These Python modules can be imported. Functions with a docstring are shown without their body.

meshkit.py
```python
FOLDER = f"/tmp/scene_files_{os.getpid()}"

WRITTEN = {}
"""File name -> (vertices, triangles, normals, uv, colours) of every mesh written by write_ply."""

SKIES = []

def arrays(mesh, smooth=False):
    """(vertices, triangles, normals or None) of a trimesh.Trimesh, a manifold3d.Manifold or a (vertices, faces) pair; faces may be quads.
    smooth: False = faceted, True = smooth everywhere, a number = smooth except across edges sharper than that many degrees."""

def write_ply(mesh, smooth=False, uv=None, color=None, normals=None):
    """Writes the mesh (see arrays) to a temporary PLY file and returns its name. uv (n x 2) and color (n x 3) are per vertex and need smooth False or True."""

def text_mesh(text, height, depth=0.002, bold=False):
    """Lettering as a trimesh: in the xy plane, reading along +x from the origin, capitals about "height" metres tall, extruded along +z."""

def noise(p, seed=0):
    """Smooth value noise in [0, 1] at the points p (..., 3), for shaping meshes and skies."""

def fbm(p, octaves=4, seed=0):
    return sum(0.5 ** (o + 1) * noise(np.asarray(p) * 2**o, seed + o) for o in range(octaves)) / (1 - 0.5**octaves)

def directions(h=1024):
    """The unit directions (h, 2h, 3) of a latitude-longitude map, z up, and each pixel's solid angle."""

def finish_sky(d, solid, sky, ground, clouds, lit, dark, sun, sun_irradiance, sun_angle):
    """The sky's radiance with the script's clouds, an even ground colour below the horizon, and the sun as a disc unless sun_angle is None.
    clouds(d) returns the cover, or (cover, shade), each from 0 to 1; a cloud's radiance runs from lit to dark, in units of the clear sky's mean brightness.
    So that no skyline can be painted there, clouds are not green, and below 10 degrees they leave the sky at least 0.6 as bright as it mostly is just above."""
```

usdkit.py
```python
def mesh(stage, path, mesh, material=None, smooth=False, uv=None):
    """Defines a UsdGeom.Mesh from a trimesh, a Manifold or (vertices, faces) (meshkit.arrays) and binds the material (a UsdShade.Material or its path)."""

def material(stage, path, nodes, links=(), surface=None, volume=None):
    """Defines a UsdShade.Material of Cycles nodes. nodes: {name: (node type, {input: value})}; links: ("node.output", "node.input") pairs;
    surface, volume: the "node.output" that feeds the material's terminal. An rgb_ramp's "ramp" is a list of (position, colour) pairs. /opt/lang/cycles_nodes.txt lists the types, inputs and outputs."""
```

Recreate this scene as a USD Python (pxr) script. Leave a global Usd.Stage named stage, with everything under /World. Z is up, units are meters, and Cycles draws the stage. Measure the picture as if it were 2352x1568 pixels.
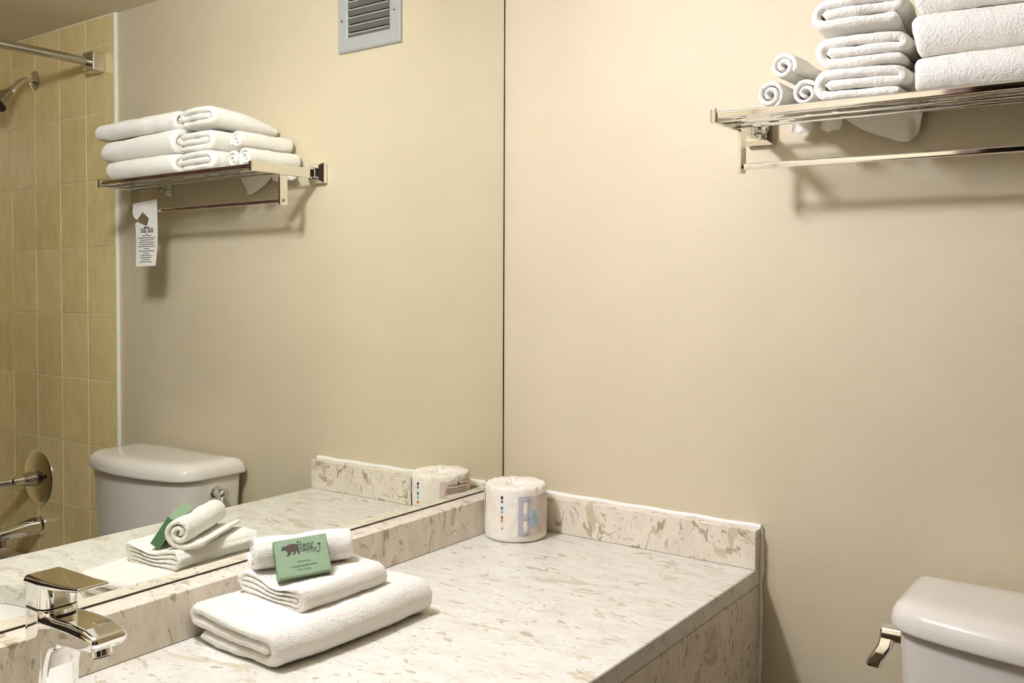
import math, random
import numpy as np, trimesh, manifold3d as m3, shapely
from shapely.geometry import Polygon, LineString, Point, box as sbox
from pxr import Usd, UsdGeom, UsdLux, UsdShade, Gf, Sdf, Vt
import usdkit, meshkit

stage = Usd.Stage.CreateInMemory()
UsdGeom.SetStageUpAxis(stage, UsdGeom.Tokens.z)
UsdGeom.SetStageMetersPerUnit(stage, 1.0)
UsdGeom.Xform.Define(stage, '/World')
stage.SetDefaultPrim(stage.GetPrimAtPath('/World'))
UsdGeom.Scope.Define(stage, '/World/Looks')
random.seed(3); rng = np.random.default_rng(3)
PI = math.pi
ZC = 0.80          # height of the counter top; all z below are measured from it
D = 0.5645         # counter depth

# ------------------------------------------------------------------ camera
CX, CY, CZ = 1.15488, -1.60977, 0.50297
YAW, PITCH, ROLL, FPX, PYO = 0.6148, -0.0262, 0.0078, 2154.60, -80.48
fw = np.array([-math.sin(YAW) * math.cos(PITCH), math.cos(YAW) * math.cos(PITCH), math.sin(PITCH)])
rt = np.cross(fw, [0, 0, 1]); rt /= np.linalg.norm(rt); up = np.cross(rt, fw)
rt, up = math.cos(ROLL) * rt + math.sin(ROLL) * up, -math.sin(ROLL) * rt + math.cos(ROLL) * up
cam = UsdGeom.Camera.Define(stage, '/World/camera')
AP = 36.0
cam.CreateHorizontalApertureAttr(AP); cam.CreateVerticalApertureAttr(AP * 1568 / 2352)
cam.CreateFocalLengthAttr(FPX / 2352 * AP)
cam.CreateVerticalApertureOffsetAttr(PYO / 2352 * AP)
cam.CreateClippingRangeAttr(Gf.Vec2f(0.02, 50))
m = np.eye(4); m[0, :3] = rt; m[1, :3] = up; m[2, :3] = -fw; m[3, :3] = [CX, CY, CZ + ZC]
cam.AddTransformOp().Set(Gf.Matrix4d(*m.ravel().tolist()))
cam.CreateExposureAttr(0.0)

# ------------------------------------------------------------------ light outside the room (a dim corridor) ; the vanity lamp is built below
LAMP = 228.0        # strength of the vanity lamp's glowing shades
dome = UsdLux.DomeLight.Define(stage, '/World/sky_dome')
dome.CreateIntensityAttr(0.02); dome.CreateColorAttr(Gf.Vec3f(1, 0.9, 0.75))

# ------------------------------------------------------------------ helpers
used = {}
def numbered(path):
    k = used.get(path, 0); used[path] = k + 1
    return path if k == 0 else f'{path}_{k:03d}'
locs = {}
def setd(p, **kw):
    for k, v in kw.items():
        if v: p.SetCustomDataByKey(k, v)
def thing(name, label, cat, loc=(0, 0, 0), group=None, kind=None):
    path = numbered('/World/' + name)
    x = UsdGeom.Xform.Define(stage, path)
    x.AddTranslateOp().Set(Gf.Vec3d(loc[0], loc[1], loc[2] + ZC))
    locs[path] = np.array(loc, float)
    setd(x.GetPrim(), label=label, category=cat, group=group, kind=kind)
    return path
def arr(mesh):
    if hasattr(mesh, 'to_mesh'):
        t = mesh.to_mesh(); return np.array(t.vert_properties[:, :3]), np.array(t.tri_verts)
    if isinstance(mesh, (tuple, list)):
        v, f = np.asarray(mesh[0], float), np.asarray(mesh[1], int)
        if f.shape[1] == 4: f = np.vstack([f[:, [0, 1, 2]], f[:, [0, 2, 3]]])
        return v, f
    return np.array(mesh.vertices), np.array(mesh.faces)
def part(name, mesh, mat, parent, smooth=35, label=None, kind=None):
    v, f = arr(mesh)
    v = v - locs[parent]
    path = numbered(parent + '/' + name)
    p = usdkit.mesh(stage, path, (v, f), mat, smooth).GetPrim()
    locs[path] = locs[parent]
    setd(p, label=label, kind=kind)
    return path
def single(name, mesh, mat, label, cat, loc=(0, 0, 0), smooth=35, group=None, kind=None):
    v, f = arr(mesh)
    path = numbered('/World/' + name)
    g = usdkit.mesh(stage, path, (v - np.array(loc, float), f), mat, smooth)
    g.AddTranslateOp().Set(Gf.Vec3d(loc[0], loc[1], loc[2] + ZC))
    locs[path] = np.array(loc, float)
    setd(g.GetPrim(), label=label, category=cat, group=group, kind=kind)
    return path
def cat_(*ms):
    vs, fs, n = [], [], 0
    for q in ms:
        v, f = arr(q); vs.append(v); fs.append(f + n); n += len(v)
    return np.vstack(vs), np.vstack(fs)
def box(x0, x1, y0, y1, z0, z1):
    return m3.Manifold.cube((abs(x1 - x0), abs(y1 - y0), abs(z1 - z0))).translate((min(x0, x1), min(y0, y1), min(z0, z1)))
def rbox(x0, x1, y0, y1, z0, z1, r=.003, n=4):
    """box with edges chamfered/rounded: hull of corner spheres"""
    x0, x1 = sorted((x0, x1)); y0, y1 = sorted((y0, y1)); z0, z1 = sorted((z0, z1))
    r = min(r, (x1 - x0) / 2.01, (y1 - y0) / 2.01, (z1 - z0) / 2.01)
    s = m3.Manifold.sphere(r, max(8, 4 * n))
    return m3.Manifold.batch_hull([s.translate((x, y, z)) for x in (x0 + r, x1 - r) for y in (y0 + r, y1 - r) for z in (z0 + r, z1 - r)])
def cbox(x0, x1, y0, y1, z0, z1, c=.001):
    """box with chamfered edges, few triangles"""
    x0, x1 = sorted((x0, x1)); y0, y1 = sorted((y0, y1)); z0, z1 = sorted((z0, z1))
    P = []
    for x, dx in ((x0, c), (x1, -c)):
        for y, dy in ((y0, c), (y1, -c)):
            for z, dz in ((z0, c), (z1, -c)):
                P += [(x, y + dy, z + dz), (x + dx, y, z + dz), (x + dx, y + dy, z)]
    return m3.Manifold.hull_points(np.array(P))
def hull_balls(pts, n=24):
    return m3.Manifold.batch_hull([m3.Manifold.sphere(r, n).translate((x, y, z)) for x, y, z, r in pts])
def cyl(p0, p1, r0, r1=None, n=32):
    p0, p1 = np.array(p0, float), np.array(p1, float); d = p1 - p0; L = np.linalg.norm(d)
    return place(m3.Manifold.cylinder(L, r0, r0 if r1 is None else r1, n), p0, d)
def place(mf, o, zdir):
    z = np.array(zdir, float); z /= np.linalg.norm(z)
    a = np.cross([0, 0, 1.0] if abs(z[2]) < .9 else [1.0, 0, 0], z); a /= np.linalg.norm(a); b = np.cross(z, a)
    return mf.transform(np.column_stack([a, b, z, o]))
def lathe(prof, o, zdir, n=48):
    """prof: (r, h) pairs from bottom to top; closed solid"""
    cs = m3.CrossSection([np.array(list(prof) + [(0, prof[-1][1]), (0, prof[0][1])])], m3.FillRule.NonZero) if prof[0][0] > 0 or prof[-1][0] > 0 else m3.CrossSection([np.array(prof)], m3.FillRule.NonZero)
    return place(m3.Manifold.revolve(cs, n), o, zdir)
def tube(path, r, n=16):
    path = np.asarray(path, float); r = np.broadcast_to(r, (len(path),))
    t = np.gradient(path, axis=0); t /= np.linalg.norm(t, axis=1, keepdims=True)
    ref = np.array([0, 0, 1.0]) if abs(t[0, 2]) < .9 else np.array([1.0, 0, 0])
    V, F = [], []
    ang = np.arange(n) * 2 * PI / n
    for i, p in enumerate(path):
        a = np.cross(ref, t[i]); a /= np.linalg.norm(a); b = np.cross(t[i], a)
        V.append(p + r[i] * (np.cos(ang)[:, None] * a + np.sin(ang)[:, None] * b))
    V = np.vstack(V + [path[:1], path[-1:]]); c0 = len(path) * n
    for i in range(len(path) - 1):
        for j in range(n):
            a, b, c, d = i * n + j, i * n + (j + 1) % n, (i + 1) * n + (j + 1) % n, (i + 1) * n + j
            F += [(a, b, c), (a, c, d)]
    for j in range(n):
        F += [(c0, (j + 1) % n, j), (c0 + 1, (len(path) - 1) * n + j, (len(path) - 1) * n + (j + 1) % n)]
    return V, np.array(F)
def extrude(poly, h, to3=None):
    """shapely polygon(s) -> thin solid; to3 maps (n,3) local -> world"""
    ps = [g for g in getattr(poly, 'geoms', [poly]) if g.area > 0]
    ms = [trimesh.creation.extrude_polygon(g, h, engine='earcut') for g in ps]
    v, f = cat_(*ms)
    return (to3(v) if to3 else v), f
def frame(o, u, v):
    o, u, v = (np.array(q, float) for q in (o, u, v)); u /= np.linalg.norm(u); w = np.cross(u, v); w /= np.linalg.norm(w); v = np.cross(w, u)
    return lambda p: o + p[:, :1] * u + p[:, 1:2] * v + p[:, 2:3] * w
def superellipse(cx, cy, a, b, e=3., n=96):
    t = np.arange(n) * 2 * PI / n
    return np.stack([cx + a * np.sign(np.cos(t)) * np.abs(np.cos(t)) ** (2 / e), cy + b * np.sign(np.sin(t)) * np.abs(np.sin(t)) ** (2 / e)], 1)
def loft(rings, cap0=True, cap1=True):
    """rings: equal-length closed (n,3) loops"""
    n = len(rings[0]); V = np.vstack(rings); F = []
    for i in range(len(rings) - 1):
        for j in range(n):
            a, b, c, d = i * n + j, i * n + (j + 1) % n, (i + 1) * n + (j + 1) % n, (i + 1) * n + j
            F += [(a, b, c), (a, c, d)]
    for on, k in ((cap0, 0), (cap1, len(rings) - 1)):
        if on:
            c = len(V); V = np.vstack([V, rings[k].mean(0)])
            for j in range(n):
                F.append((c, k * n + (j + 1) % n, k * n + j) if k == 0 else (c, k * n + j, k * n + (j + 1) % n))
    return V, np.array(F)

# ------------------------------------------------------------------ materials
def L(r, g, b):   # sRGB 0-255 -> linear
    return tuple(((c / 255) / 12.92 if c <= 10 else ((c / 255 + .055) / 1.055) ** 2.4) for c in (r, g, b))
def mat(name, color, rough=.5, metal=0., **kw):
    return usdkit.material(stage, '/World/Looks/' + name, {'p': ('principled_bsdf', dict(base_color=color, roughness=rough, metallic=metal, **kw))}, [], surface='p.BSDF')
def noisy(name, c1, c2, scale, rough=.5, bump=0., bscale=None, detail=4, spread=(.35, .65), **kw):
    nodes = {'g': ('geometry', {}), 'n': ('noise_texture', dict(scale=scale, detail=detail)), 'r': ('rgb_ramp', dict(ramp=[(spread[0], c1), (spread[1], c2)])),
             'p': ('principled_bsdf', dict(roughness=rough, **kw))}
    links = [('g.position', 'n.vector'), ('n.fac', 'r.fac'), ('r.color', 'p.base_color')]
    if bump:
        nodes['b'] = ('noise_texture', dict(scale=bscale or scale, detail=3)); nodes['u'] = ('bump', dict(strength=1., distance=bump))
        links += [('g.position', 'b.vector'), ('b.fac', 'u.height'), ('u.normal', 'p.normal')]
    return usdkit.material(stage, '/World/Looks/' + name, nodes, links, surface='p.BSDF')

wall_paint = noisy('wall_paint', L(206, 194, 166), L(211, 199, 171), 3, .55, bump=.0004, bscale=160, specular_ior_level=.35)
ceil_paint = noisy('ceiling_paint', L(222, 213, 186), L(228, 219, 192), 4, .8, bump=.0006, bscale=90)
floor_tile = noisy('floor_tile', L(150, 132, 105), L(170, 150, 120), 6, .4)
grout_m = noisy('grout', L(238, 230, 204), L(244, 236, 212), 40, .7)
trim_white = mat('white_trim', L(232, 230, 214), .35)
caulk_m = mat('caulk', L(245, 244, 238), .25)
chrome = mat('chrome', (.86, .85, .82), .06, 1.)
nickel = mat('brushed_nickel', (.72, .67, .58), .2, 1.)
chrome_dark = mat('dark_chrome', (.55, .52, .48), .16, 1.)
black_m = mat('black_gap', (.012, .009, .007), .7)
aerator_m = mat('aerator_grey', (.2, .2, .2), .4, .6)
porcelain = mat('porcelain', L(226, 221, 212), .07, coat_weight=.3)
sink_white = mat('sink_porcelain', L(240, 240, 234), .12)
mirror_m = mat('mirror_silver', (.90, .915, .85), .0, 1.)
mirror_edge_m = mat('mirror_edge', (.035, .016, .006), .5)
vent_grey = mat('vent_grey', L(172, 174, 172), .45)
slat_grey = mat('vent_slat_grey', L(112, 108, 100), .5)
wood_brown = noisy('door_wood', L(70, 36, 16), L(105, 58, 28), 5, .45)
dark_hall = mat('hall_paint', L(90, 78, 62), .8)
tile_ms = []
for i, (a, b) in enumerate([((228, 206, 150), (240, 220, 167)), ((222, 201, 145), (236, 216, 162)), ((232, 211, 157), (243, 224, 173))]):
    nodes = {'t': ('texture_coordinate', {}), 'o': ('object_info', {}), 'g': ('geometry', {}),
             'mp': ('mapping', dict(mapping_type='point', scale=(30, 30, 13))),
             'n': ('noise_texture', dict(scale=1., detail=4, roughness=.6)), 'r': ('rgb_ramp', dict(ramp=[(.3, L(*a)), (.7, L(*b))])),
             'n2': ('noise_texture', dict(scale=3.2, detail=2)), 'r2': ('rgb_ramp', dict(ramp=[(.62, (0, 0, 0)), (.70, (1, 1, 1))])),
             'mx': ('mix_color', dict(b=L(a[0] - 18, a[1] - 18, a[2] - 18))), 'sc': ('math', dict(math_type='multiply', value2=.45)),
             'p': ('principled_bsdf', dict(roughness=.22, specular_ior_level=.45))}
    links = [('g.position', 'mp.vector'), ('mp.vector', 'n.vector'), ('mp.vector', 'n2.vector'), ('n.fac', 'r.fac'), ('n2.fac', 'r2.fac'), ('r2.color', 'sc.value1'), ('sc.value', 'mx.fac'),
             ('r.color', 'mx.a'), ('mx.result', 'p.base_color')]
    tile_ms.append(usdkit.material(stage, f'/World/Looks/wall_tile_{"abc"[i]}', nodes, links, surface='p.BSDF'))

def terry(name, color):
    nodes = {'g': ('geometry', {}), 'n': ('noise_texture', dict(scale=270., detail=3., roughness=.68)), 'u': ('bump', dict(strength=.9, distance=.0030)),
             'p': ('principled_bsdf', dict(base_color=color, roughness=.95, specular_ior_level=.1, sheen_weight=.25, sheen_roughness=.5))}
    links = [('g.position', 'n.vector'), ('n.fac', 'u.height'), ('u.normal', 'p.normal')]
    return usdkit.material(stage, '/World/Looks/' + name, nodes, links, surface='p.BSDF')
towel_m = terry('white_terry', L(243, 239, 229))
weave_m = noisy('flat_weave', L(236, 230, 216), L(241, 236, 224), 200, .9, bump=.0004, bscale=700)

def stone(name, stretch, rot=(0, 0, 0), base=((227, 225, 216), (214, 210, 199)), fl=((198, 188, 162), (174, 161, 131)), thr=0.):
    """cultured stone: cream ground with irregular tan flecks of three sizes and thin veins"""
    nodes = {'g': ('geometry', {}), 'mp': ('mapping', dict(mapping_type='point', rotation=rot, scale=stretch)),
             'w': ('noise_texture', dict(scale=9., detail=4.)), 'ws': ('vector_math', dict(math_type='subtract', vector2=(.5, .5, .5))),
             'wm': ('vector_math', dict(math_type='scale', scale=.10)), 'wa': ('vector_math', dict(math_type='add')),
             'nb': ('noise_texture', dict(scale=26., detail=6., roughness=.62)), 'rb': ('rgb_ramp', dict(ramp=[(.34, L(*base[1])), (.56, L(*base[0]))])),
             'na': ('noise_texture', dict(scale=19., detail=3., roughness=.5, distortion=.8)), 'ra': ('rgb_ramp', dict(ramp=[(.652 - thr, (0, 0, 0)), (.672 - thr, (.75, .75, .75)), (.74, (1, 1, 1))])),
             'nc': ('noise_texture', dict(scale=44., detail=2.5, roughness=.5, distortion=1.1)), 'rc': ('rgb_ramp', dict(ramp=[(.640 - thr, (0, 0, 0)), (.668 - thr, (.8, .8, .8)), (.75, (1, 1, 1))])),
             'ne': ('noise_texture', dict(scale=105., detail=1.5, distortion=.6)), 're': ('rgb_ramp', dict(ramp=[(.66, (0, 0, 0)), (.70, (1, 1, 1))])),
             'nv': ('noise_texture', dict(scale=15., detail=4., distortion=1.6)), 'rv': ('rgb_ramp', dict(ramp=[(.480, (0, 0, 0)), (.497, (.55, .55, .55)), (.503, (.55, .55, .55)), (.52, (0, 0, 0))])),
             'k3': ('math', dict(math_type='multiply', value2=.45)), 'ke': ('math', dict(math_type='multiply', value2=.5)), 'kc': ('math', dict(math_type='multiply', value2=.85)), 'ka': ('math', dict(math_type='multiply', value2=.85)),
             'm0': ('mix_color', dict(b=L(*fl[0]))), 'm1': ('mix_color', dict(b=L(*fl[0]))), 'm2': ('mix_color', dict(b=L(*fl[1]))), 'm3': ('mix_color', dict(b=L(*fl[1]))),
             'p': ('principled_bsdf', dict(roughness=.3, specular_ior_level=.4))}
    links = [('g.position', 'mp.vector'), ('mp.vector', 'w.vector'), ('w.color', 'ws.vector1'), ('ws.vector', 'wm.vector1'), ('mp.vector', 'wa.vector1'), ('wm.vector', 'wa.vector2')]
    for k in 'bacev': links += [('wa.vector', f'n{k}.vector'), (f'n{k}.fac', f'r{k}.fac')]
    links += [('rv.color', 'k3.value1'), ('re.color', 'ke.value1'), ('rc.color', 'kc.value1'), ('ra.color', 'ka.value1'), ('rb.color', 'm0.a'), ('k3.value', 'm0.fac'),
              ('m0.result', 'm1.a'), ('ka.value', 'm1.fac'), ('m1.result', 'm2.a'), ('kc.value', 'm2.fac'), ('m2.result', 'm3.a'), ('ke.value', 'm3.fac'), ('m3.result', 'p.base_color')]
    return usdkit.material(stage, '/World/Looks/' + name, nodes, links, surface='p.BSDF')
stone_top = stone('stone_counter', (.62, 1.45, 1.), rot=(0, 0, -.55), thr=.012)
stone_face = stone('stone_face', (1., 1.25, .6), rot=(.4, 0, 0), thr=.024, base=((231, 222, 206), (218, 207, 189)), fl=((192, 178, 148), (156, 139, 106)))

def emit(name, color, strength):
    return usdkit.material(stage, '/World/Looks/' + name, {'e': ('emission', dict(color=color, strength=strength))}, [], surface='e.emission')
lamp_glow = emit('lamp_glow', (.985, 1., 1.15), LAMP)
def ink(name, c): return mat(name, L(*c), .6)

# ------------------------------------------------------------------ room shell
X1R, YF, CH, FL = 2.20, -1.92, 1.3105, -ZC
TW, TH, XT0, ZT0, XE = .1524, .2032, 1.5841, -.1994, 1.4311
wb = thing('wall_back', 'beige painted end wall with the towel rack, tiled where it meets the bathtub', None, kind='structure')
part('painted_surface', box(-.12, X1R + .1, 0, .1, FL, CH), wall_paint, wb, False)
part('grout', box(XE, X1R, -.0085, .0, FL + .36, CH), grout_m, wb, False)
k = 0
for c in range(-1, 5):
    x0, x1 = (XE + .001, XT0 - .0013) if c < 0 else (XT0 + c * TW + .0013, min(XT0 + (c + 1) * TW - .0013, X1R - .011))
    if x1 - x0 < .02: continue
    for rrow in range(-2, 8):
        z0, z1 = ZT0 + rrow * TH + .0013, min(ZT0 + (rrow + 1) * TH - .0013, CH - .005)
        if z1 - z0 < .02: continue
        y = -.0101 + rng.uniform(-.0004, .0004)
        part('tile', cbox(x0, x1, y, -.003, z0, z1, .0008), tile_ms[int(rng.integers(3))], wb, False)
part('edge_trim', rbox(XE - .0075, XE + .0005, -.0115, .0, FL + .36, CH, .002), trim_white, wb)
def wall(name, m_, label, mt=wall_paint): single(name, m_, mt, label, None, kind='structure', smooth=False)
wall('wall_left', box(-.12, -.02, YF, 0, FL, CH), 'beige wall behind the large mirror and counter')
wr = thing('wall_right', 'tiled long wall beside the bathtub', None, kind='structure')
part('wall_surface', box(X1R, X1R + .1, YF, 0, FL, CH), wall_paint, wr, False)
part('grout', box(X1R - .0085, X1R, -1.54, -.009, -.40, CH), grout_m, wr, False)
tl = []
for c in range(11):
    for rrow in range(-1, 8):
        y0, y1 = -.011 - c * TW, max(-.011 - (c + 1) * TW + .003, -1.535)
        z0, z1 = ZT0 + rrow * TH + .0013, min(ZT0 + (rrow + 1) * TH - .0013, CH - .005)
        if y0 - y1 > .02 and z1 - z0 > .02: tl.append(cbox(X1R - .0105, X1R - .003, y0, y1, z0, z1, .0008))
part('tile_field', cat_(*tl), tile_ms[0], wr, False, kind='stuff')
DX0, DX1, DH = .64, 1.50, 1.23
wall('wall_front', m3.Manifold.batch_boolean([box(-.12, X1R + .1, YF - .1, YF, FL, CH), box(DX0, DX1, YF - .2, YF + .1, FL - .1, DH)], m3.OpType.Subtract), 'beige wall with the doorway')
wall('wall_stub', box(1.45, X1R, -1.66, -1.54, FL, CH), 'short wall closing the far end of the bathtub')
wall('floor', box(-.12, X1R + .1, YF - 1.6, 0, FL - .1, FL), 'tan bathroom floor', floor_tile)
wall('ceiling', box(-.12, X1R + .1, YF - 1.6, .1, CH, CH + .1), 'off-white flat ceiling', ceil_paint)
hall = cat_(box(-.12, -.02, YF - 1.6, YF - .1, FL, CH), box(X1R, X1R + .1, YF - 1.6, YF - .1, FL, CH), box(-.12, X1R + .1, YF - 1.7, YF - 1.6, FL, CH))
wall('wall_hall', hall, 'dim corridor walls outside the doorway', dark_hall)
dr = thing('door_1', 'brown wooden door standing open into the corridor', None, (DX0, YF, FL), kind='structure')
part('door_frame', cat_(box(DX0 - .07, DX0, YF - .11, YF + .015, FL, DH + .07), box(DX1, DX1 + .07, YF - .11, YF + .015, FL, DH + .07), box(DX0, DX1, YF - .11, YF + .015, DH, DH + .07)), wood_brown, dr, False)
part('door_leaf', rbox(DX0 - .045, DX0 - .005, YF - .98, YF - .115, FL + .01, DH - .005, .003), wood_brown, dr)

# ------------------------------------------------------------------ lamps
vl = thing('vanity_lamp', 'vanity light bar with glowing glass shades above the mirror', 'lamp', (0, -1.03, 1.21))
part('back_plate', rbox(-.02, .012, -1.19, -.87, 1.175, 1.245, .006), nickel, vl)
for i in range(3):
    y = -1.03 + (i - 1) * .088
    part('shade_arm', cyl((.01, y, 1.21), (.09, y, 1.21), .008), nickel, vl)
    part('lamp_shade', lathe([(.028, -.045), (.034, -.041), (.034, .041), (.028, .045)], (.09, y, 1.21), (0, 0, 1), 24), lamp_glow, vl)

# ------------------------------------------------------------------ vanity counter
SX, SY, SA, SB = .325, -1.035, .15, .205
vc = thing('vanity_counter', 'cream speckled stone vanity counter with upstands, below the mirror', 'counter', (.28, -.9, 0))
top = cbox(.0, D, -1.78, -.0015, -.03, 0, .0016)
hole = m3.Manifold.extrude(m3.CrossSection([superellipse(SX, SY, SA, SB, 3.2)], m3.FillRule.NonZero), .2).translate((0, 0, -.1))
part('countertop', top - hole, stone_top, vc)
part('front_skirt', cbox(D - .020, D - .0008, -1.78, -.0015, -.24, -.0312, .001), stone_face, vc)
part('backsplash', cbox(-.004, .0384, -1.78, -.0015, .0003, .0700, .0012), stone_face, vc)
part('side_splash', cbox(.0388, D, -.0271, -.0015, .0003, .0700, .0012), stone_face, vc)
xs = np.linspace(.042, D + .001, 60)
part('caulk_bead', tube(np.stack([xs, np.full_like(xs, -.0030), .0715 + .0006 * np.sin(xs * 60)], 1), .0052, 12), caulk_m, vc)
zs = np.linspace(.071, -.24, 60)
part('caulk_bead', tube(np.stack([D + .0012 + .0006 * np.sin(zs * 45), np.full_like(zs, -.0022), zs], 1), .0040 + .0008 * np.sin(zs * 70) + .003 * np.exp(-((zs + .006) / .012) ** 2), 12), caulk_m, vc)
for y in (-.10, -1.70): part('support_bracket', cbox(.02, .5, y, y + .03, -.06, -.031, .001), nickel, vc)

sk = thing('sink', 'white undermount sink bowl set into the stone counter', 'sink', (SX, SY, -.03))
rings = []
for dz, s, e in [(-.0305, 1.06, 3.2), (-.031, 1.0, 3.2), (-.05, .985, 3.2), (-.09, .93, 3.0), (-.125, .80, 2.7), (-.145, .6, 2.4), (-.152, .3, 2.1), (-.154, .12, 2.)]:
    p = superellipse(SX, SY, SA * s, SB * s, e); rings.append(np.column_stack([p, np.full(len(p), dz)]))
out = []
for dz, s, e in [(-.160, .12, 2.), (-.158, .3, 2.1), (-.151, .62, 2.4), (-.13, .83, 2.7), (-.09, .96, 3.), (-.05, 1.02, 3.2), (-.036, 1.06, 3.2)]:
    p = superellipse(SX, SY, SA * s, SB * s, e); out.append(np.column_stack([p, np.full(len(p), dz)]))
bv, bf = loft(rings + out + [rings[0]], False, False)
part('bowl', (bv, bf[:, ::-1]), sink_white, sk, 50)
part('drain', lathe([(.022, 0), (.022, .003), (.018, .005)], (SX, SY, -.1555), (0, 0, 1)), chrome, sk)

# ------------------------------------------------------------------ mirror (leans a hair from the wall, as in the photo)
MA, MB = -.0037, .005
def mx(y, z): return -MA * y - MB * (z - .07)
MT = 1.125
mr = thing('wall_mirror', 'large frameless wall mirror standing on the stone upstand', 'mirror', (0, -.9, .0722))
def mslab(y0, y1, z0, z1, front, back):
    c = [(y, z) for z in (z0, z1) for y in (y0, y1)]
    P = [(mx(y, z) + front, y, z) for y, z in c] + [(mx(y, z) + back, y, z) for y, z in c]
    return m3.Manifold.hull_points(np.array(P))
part('glass', mslab(-1.85, -.0035, .0726, MT, 0, -.006), mirror_m, mr, False)
part('dark_edge', cat_(mslab(-.0036, -.0002, .0726, MT, .0004, -.006), mslab(-1.85, -.0002, .0708, .0728, .0003, -.006)), mirror_edge_m, mr, False, label='dark worn edge of the mirror')

# ------------------------------------------------------------------ faucet
fc = thing('faucet', 'chrome single-lever faucet at the sink', 'faucet', (.09, -1.03, 0))
FY = -1.03
def rrect(x0, x1, y0, y1, r): return sbox(x0 + r, y0 + r, x1 - r, y1 - r).buffer(r, quad_segs=10)
def column(x0, x1, y0, y1, r, z0, z1, c):
    """rounded-square column with a small chamfer top and bottom"""
    rings = []
    for d_, z_ in ((c, z0), (0, z0 + c), (0, z1 - c), (c, z1)):
        q = np.array(rrect(x0 + d_, x1 - d_, y0 + d_, y1 - d_, r - d_ * .5).exterior.coords)[:-1]; rings.append(np.column_stack([q, np.full(len(q), z_)]))
    return m3.Manifold.hull_points(np.vstack(rings))
body = column(.066, .114, FY - .024, FY + .024, .014, -.001, .1232, .0012)
def arch(x, z, r, w=.0155): return [(x, FY - w, z, r), (x, FY + w, z, r)]
sp_ = [(.098, .1085, .0085), (.130, .1100, .0085), (.160, .1110, .0085), (.188, .1098, .0085), (.204, .1070, .0075)]
under = [(.098, .080), (.128, .0935), (.156, .0985), (.180, .0985), (.200, .1015)]
segs = []
for i in range(4):
    (xa, za, ra), (xb, zb, rb) = sp_[i], sp_[i + 1]
    segs.append(hull_balls(arch(xa, za, ra) + arch(xb, zb, rb) + arch(under[i][0], under[i][1] , .006, .016) + arch(under[i + 1][0], under[i + 1][1], .006, .016), 28))
gus = []
for t0, t1 in zip(np.linspace(0, 1, 9)[:-1], np.linspace(0, 1, 9)[1:]):     # the concave sweep under the spout
    f_ = lambda t: (.110 + .030 * t ** 2.2, .020 + .070 * math.sin(t * PI / 2) ** 1.0)
    (xa, za), (xb, zb) = f_(t0), f_(t1)
    gus.append(hull_balls(arch(xa - .004, za, .005, .017) + arch(xb - .004, zb, .005, .017) + arch(.098, za, .006, .016) + arch(.098, zb + .004, .006, .016), 20))
part('body', m3.Manifold.batch_boolean([body] + segs + gus, m3.OpType.Add), chrome, fc, 50)
part('gap_ring', column(.0672, .1128, FY - .0228, FY + .0228, .013, .1225, .1252, .0003), black_m, fc)
hand = column(.0662, .1138, FY - .0238, FY + .0238, .014, .1245, .154, .0012)
def pad(x, z, w, r): return [(x, FY - w, z, r), (x, FY + w, z, r)]
lev = hull_balls(pad(.073, .1520, .0170, .0065) + pad(.112, .1535, .0185, .0050), 24) + hull_balls(pad(.112, .1535, .0185, .0050) + pad(.145, .1555, .0175, .0036), 24) + hull_balls(pad(.145, .1555, .0175, .0036) + pad(.176, .1590, .0165, .0022), 24)
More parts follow.
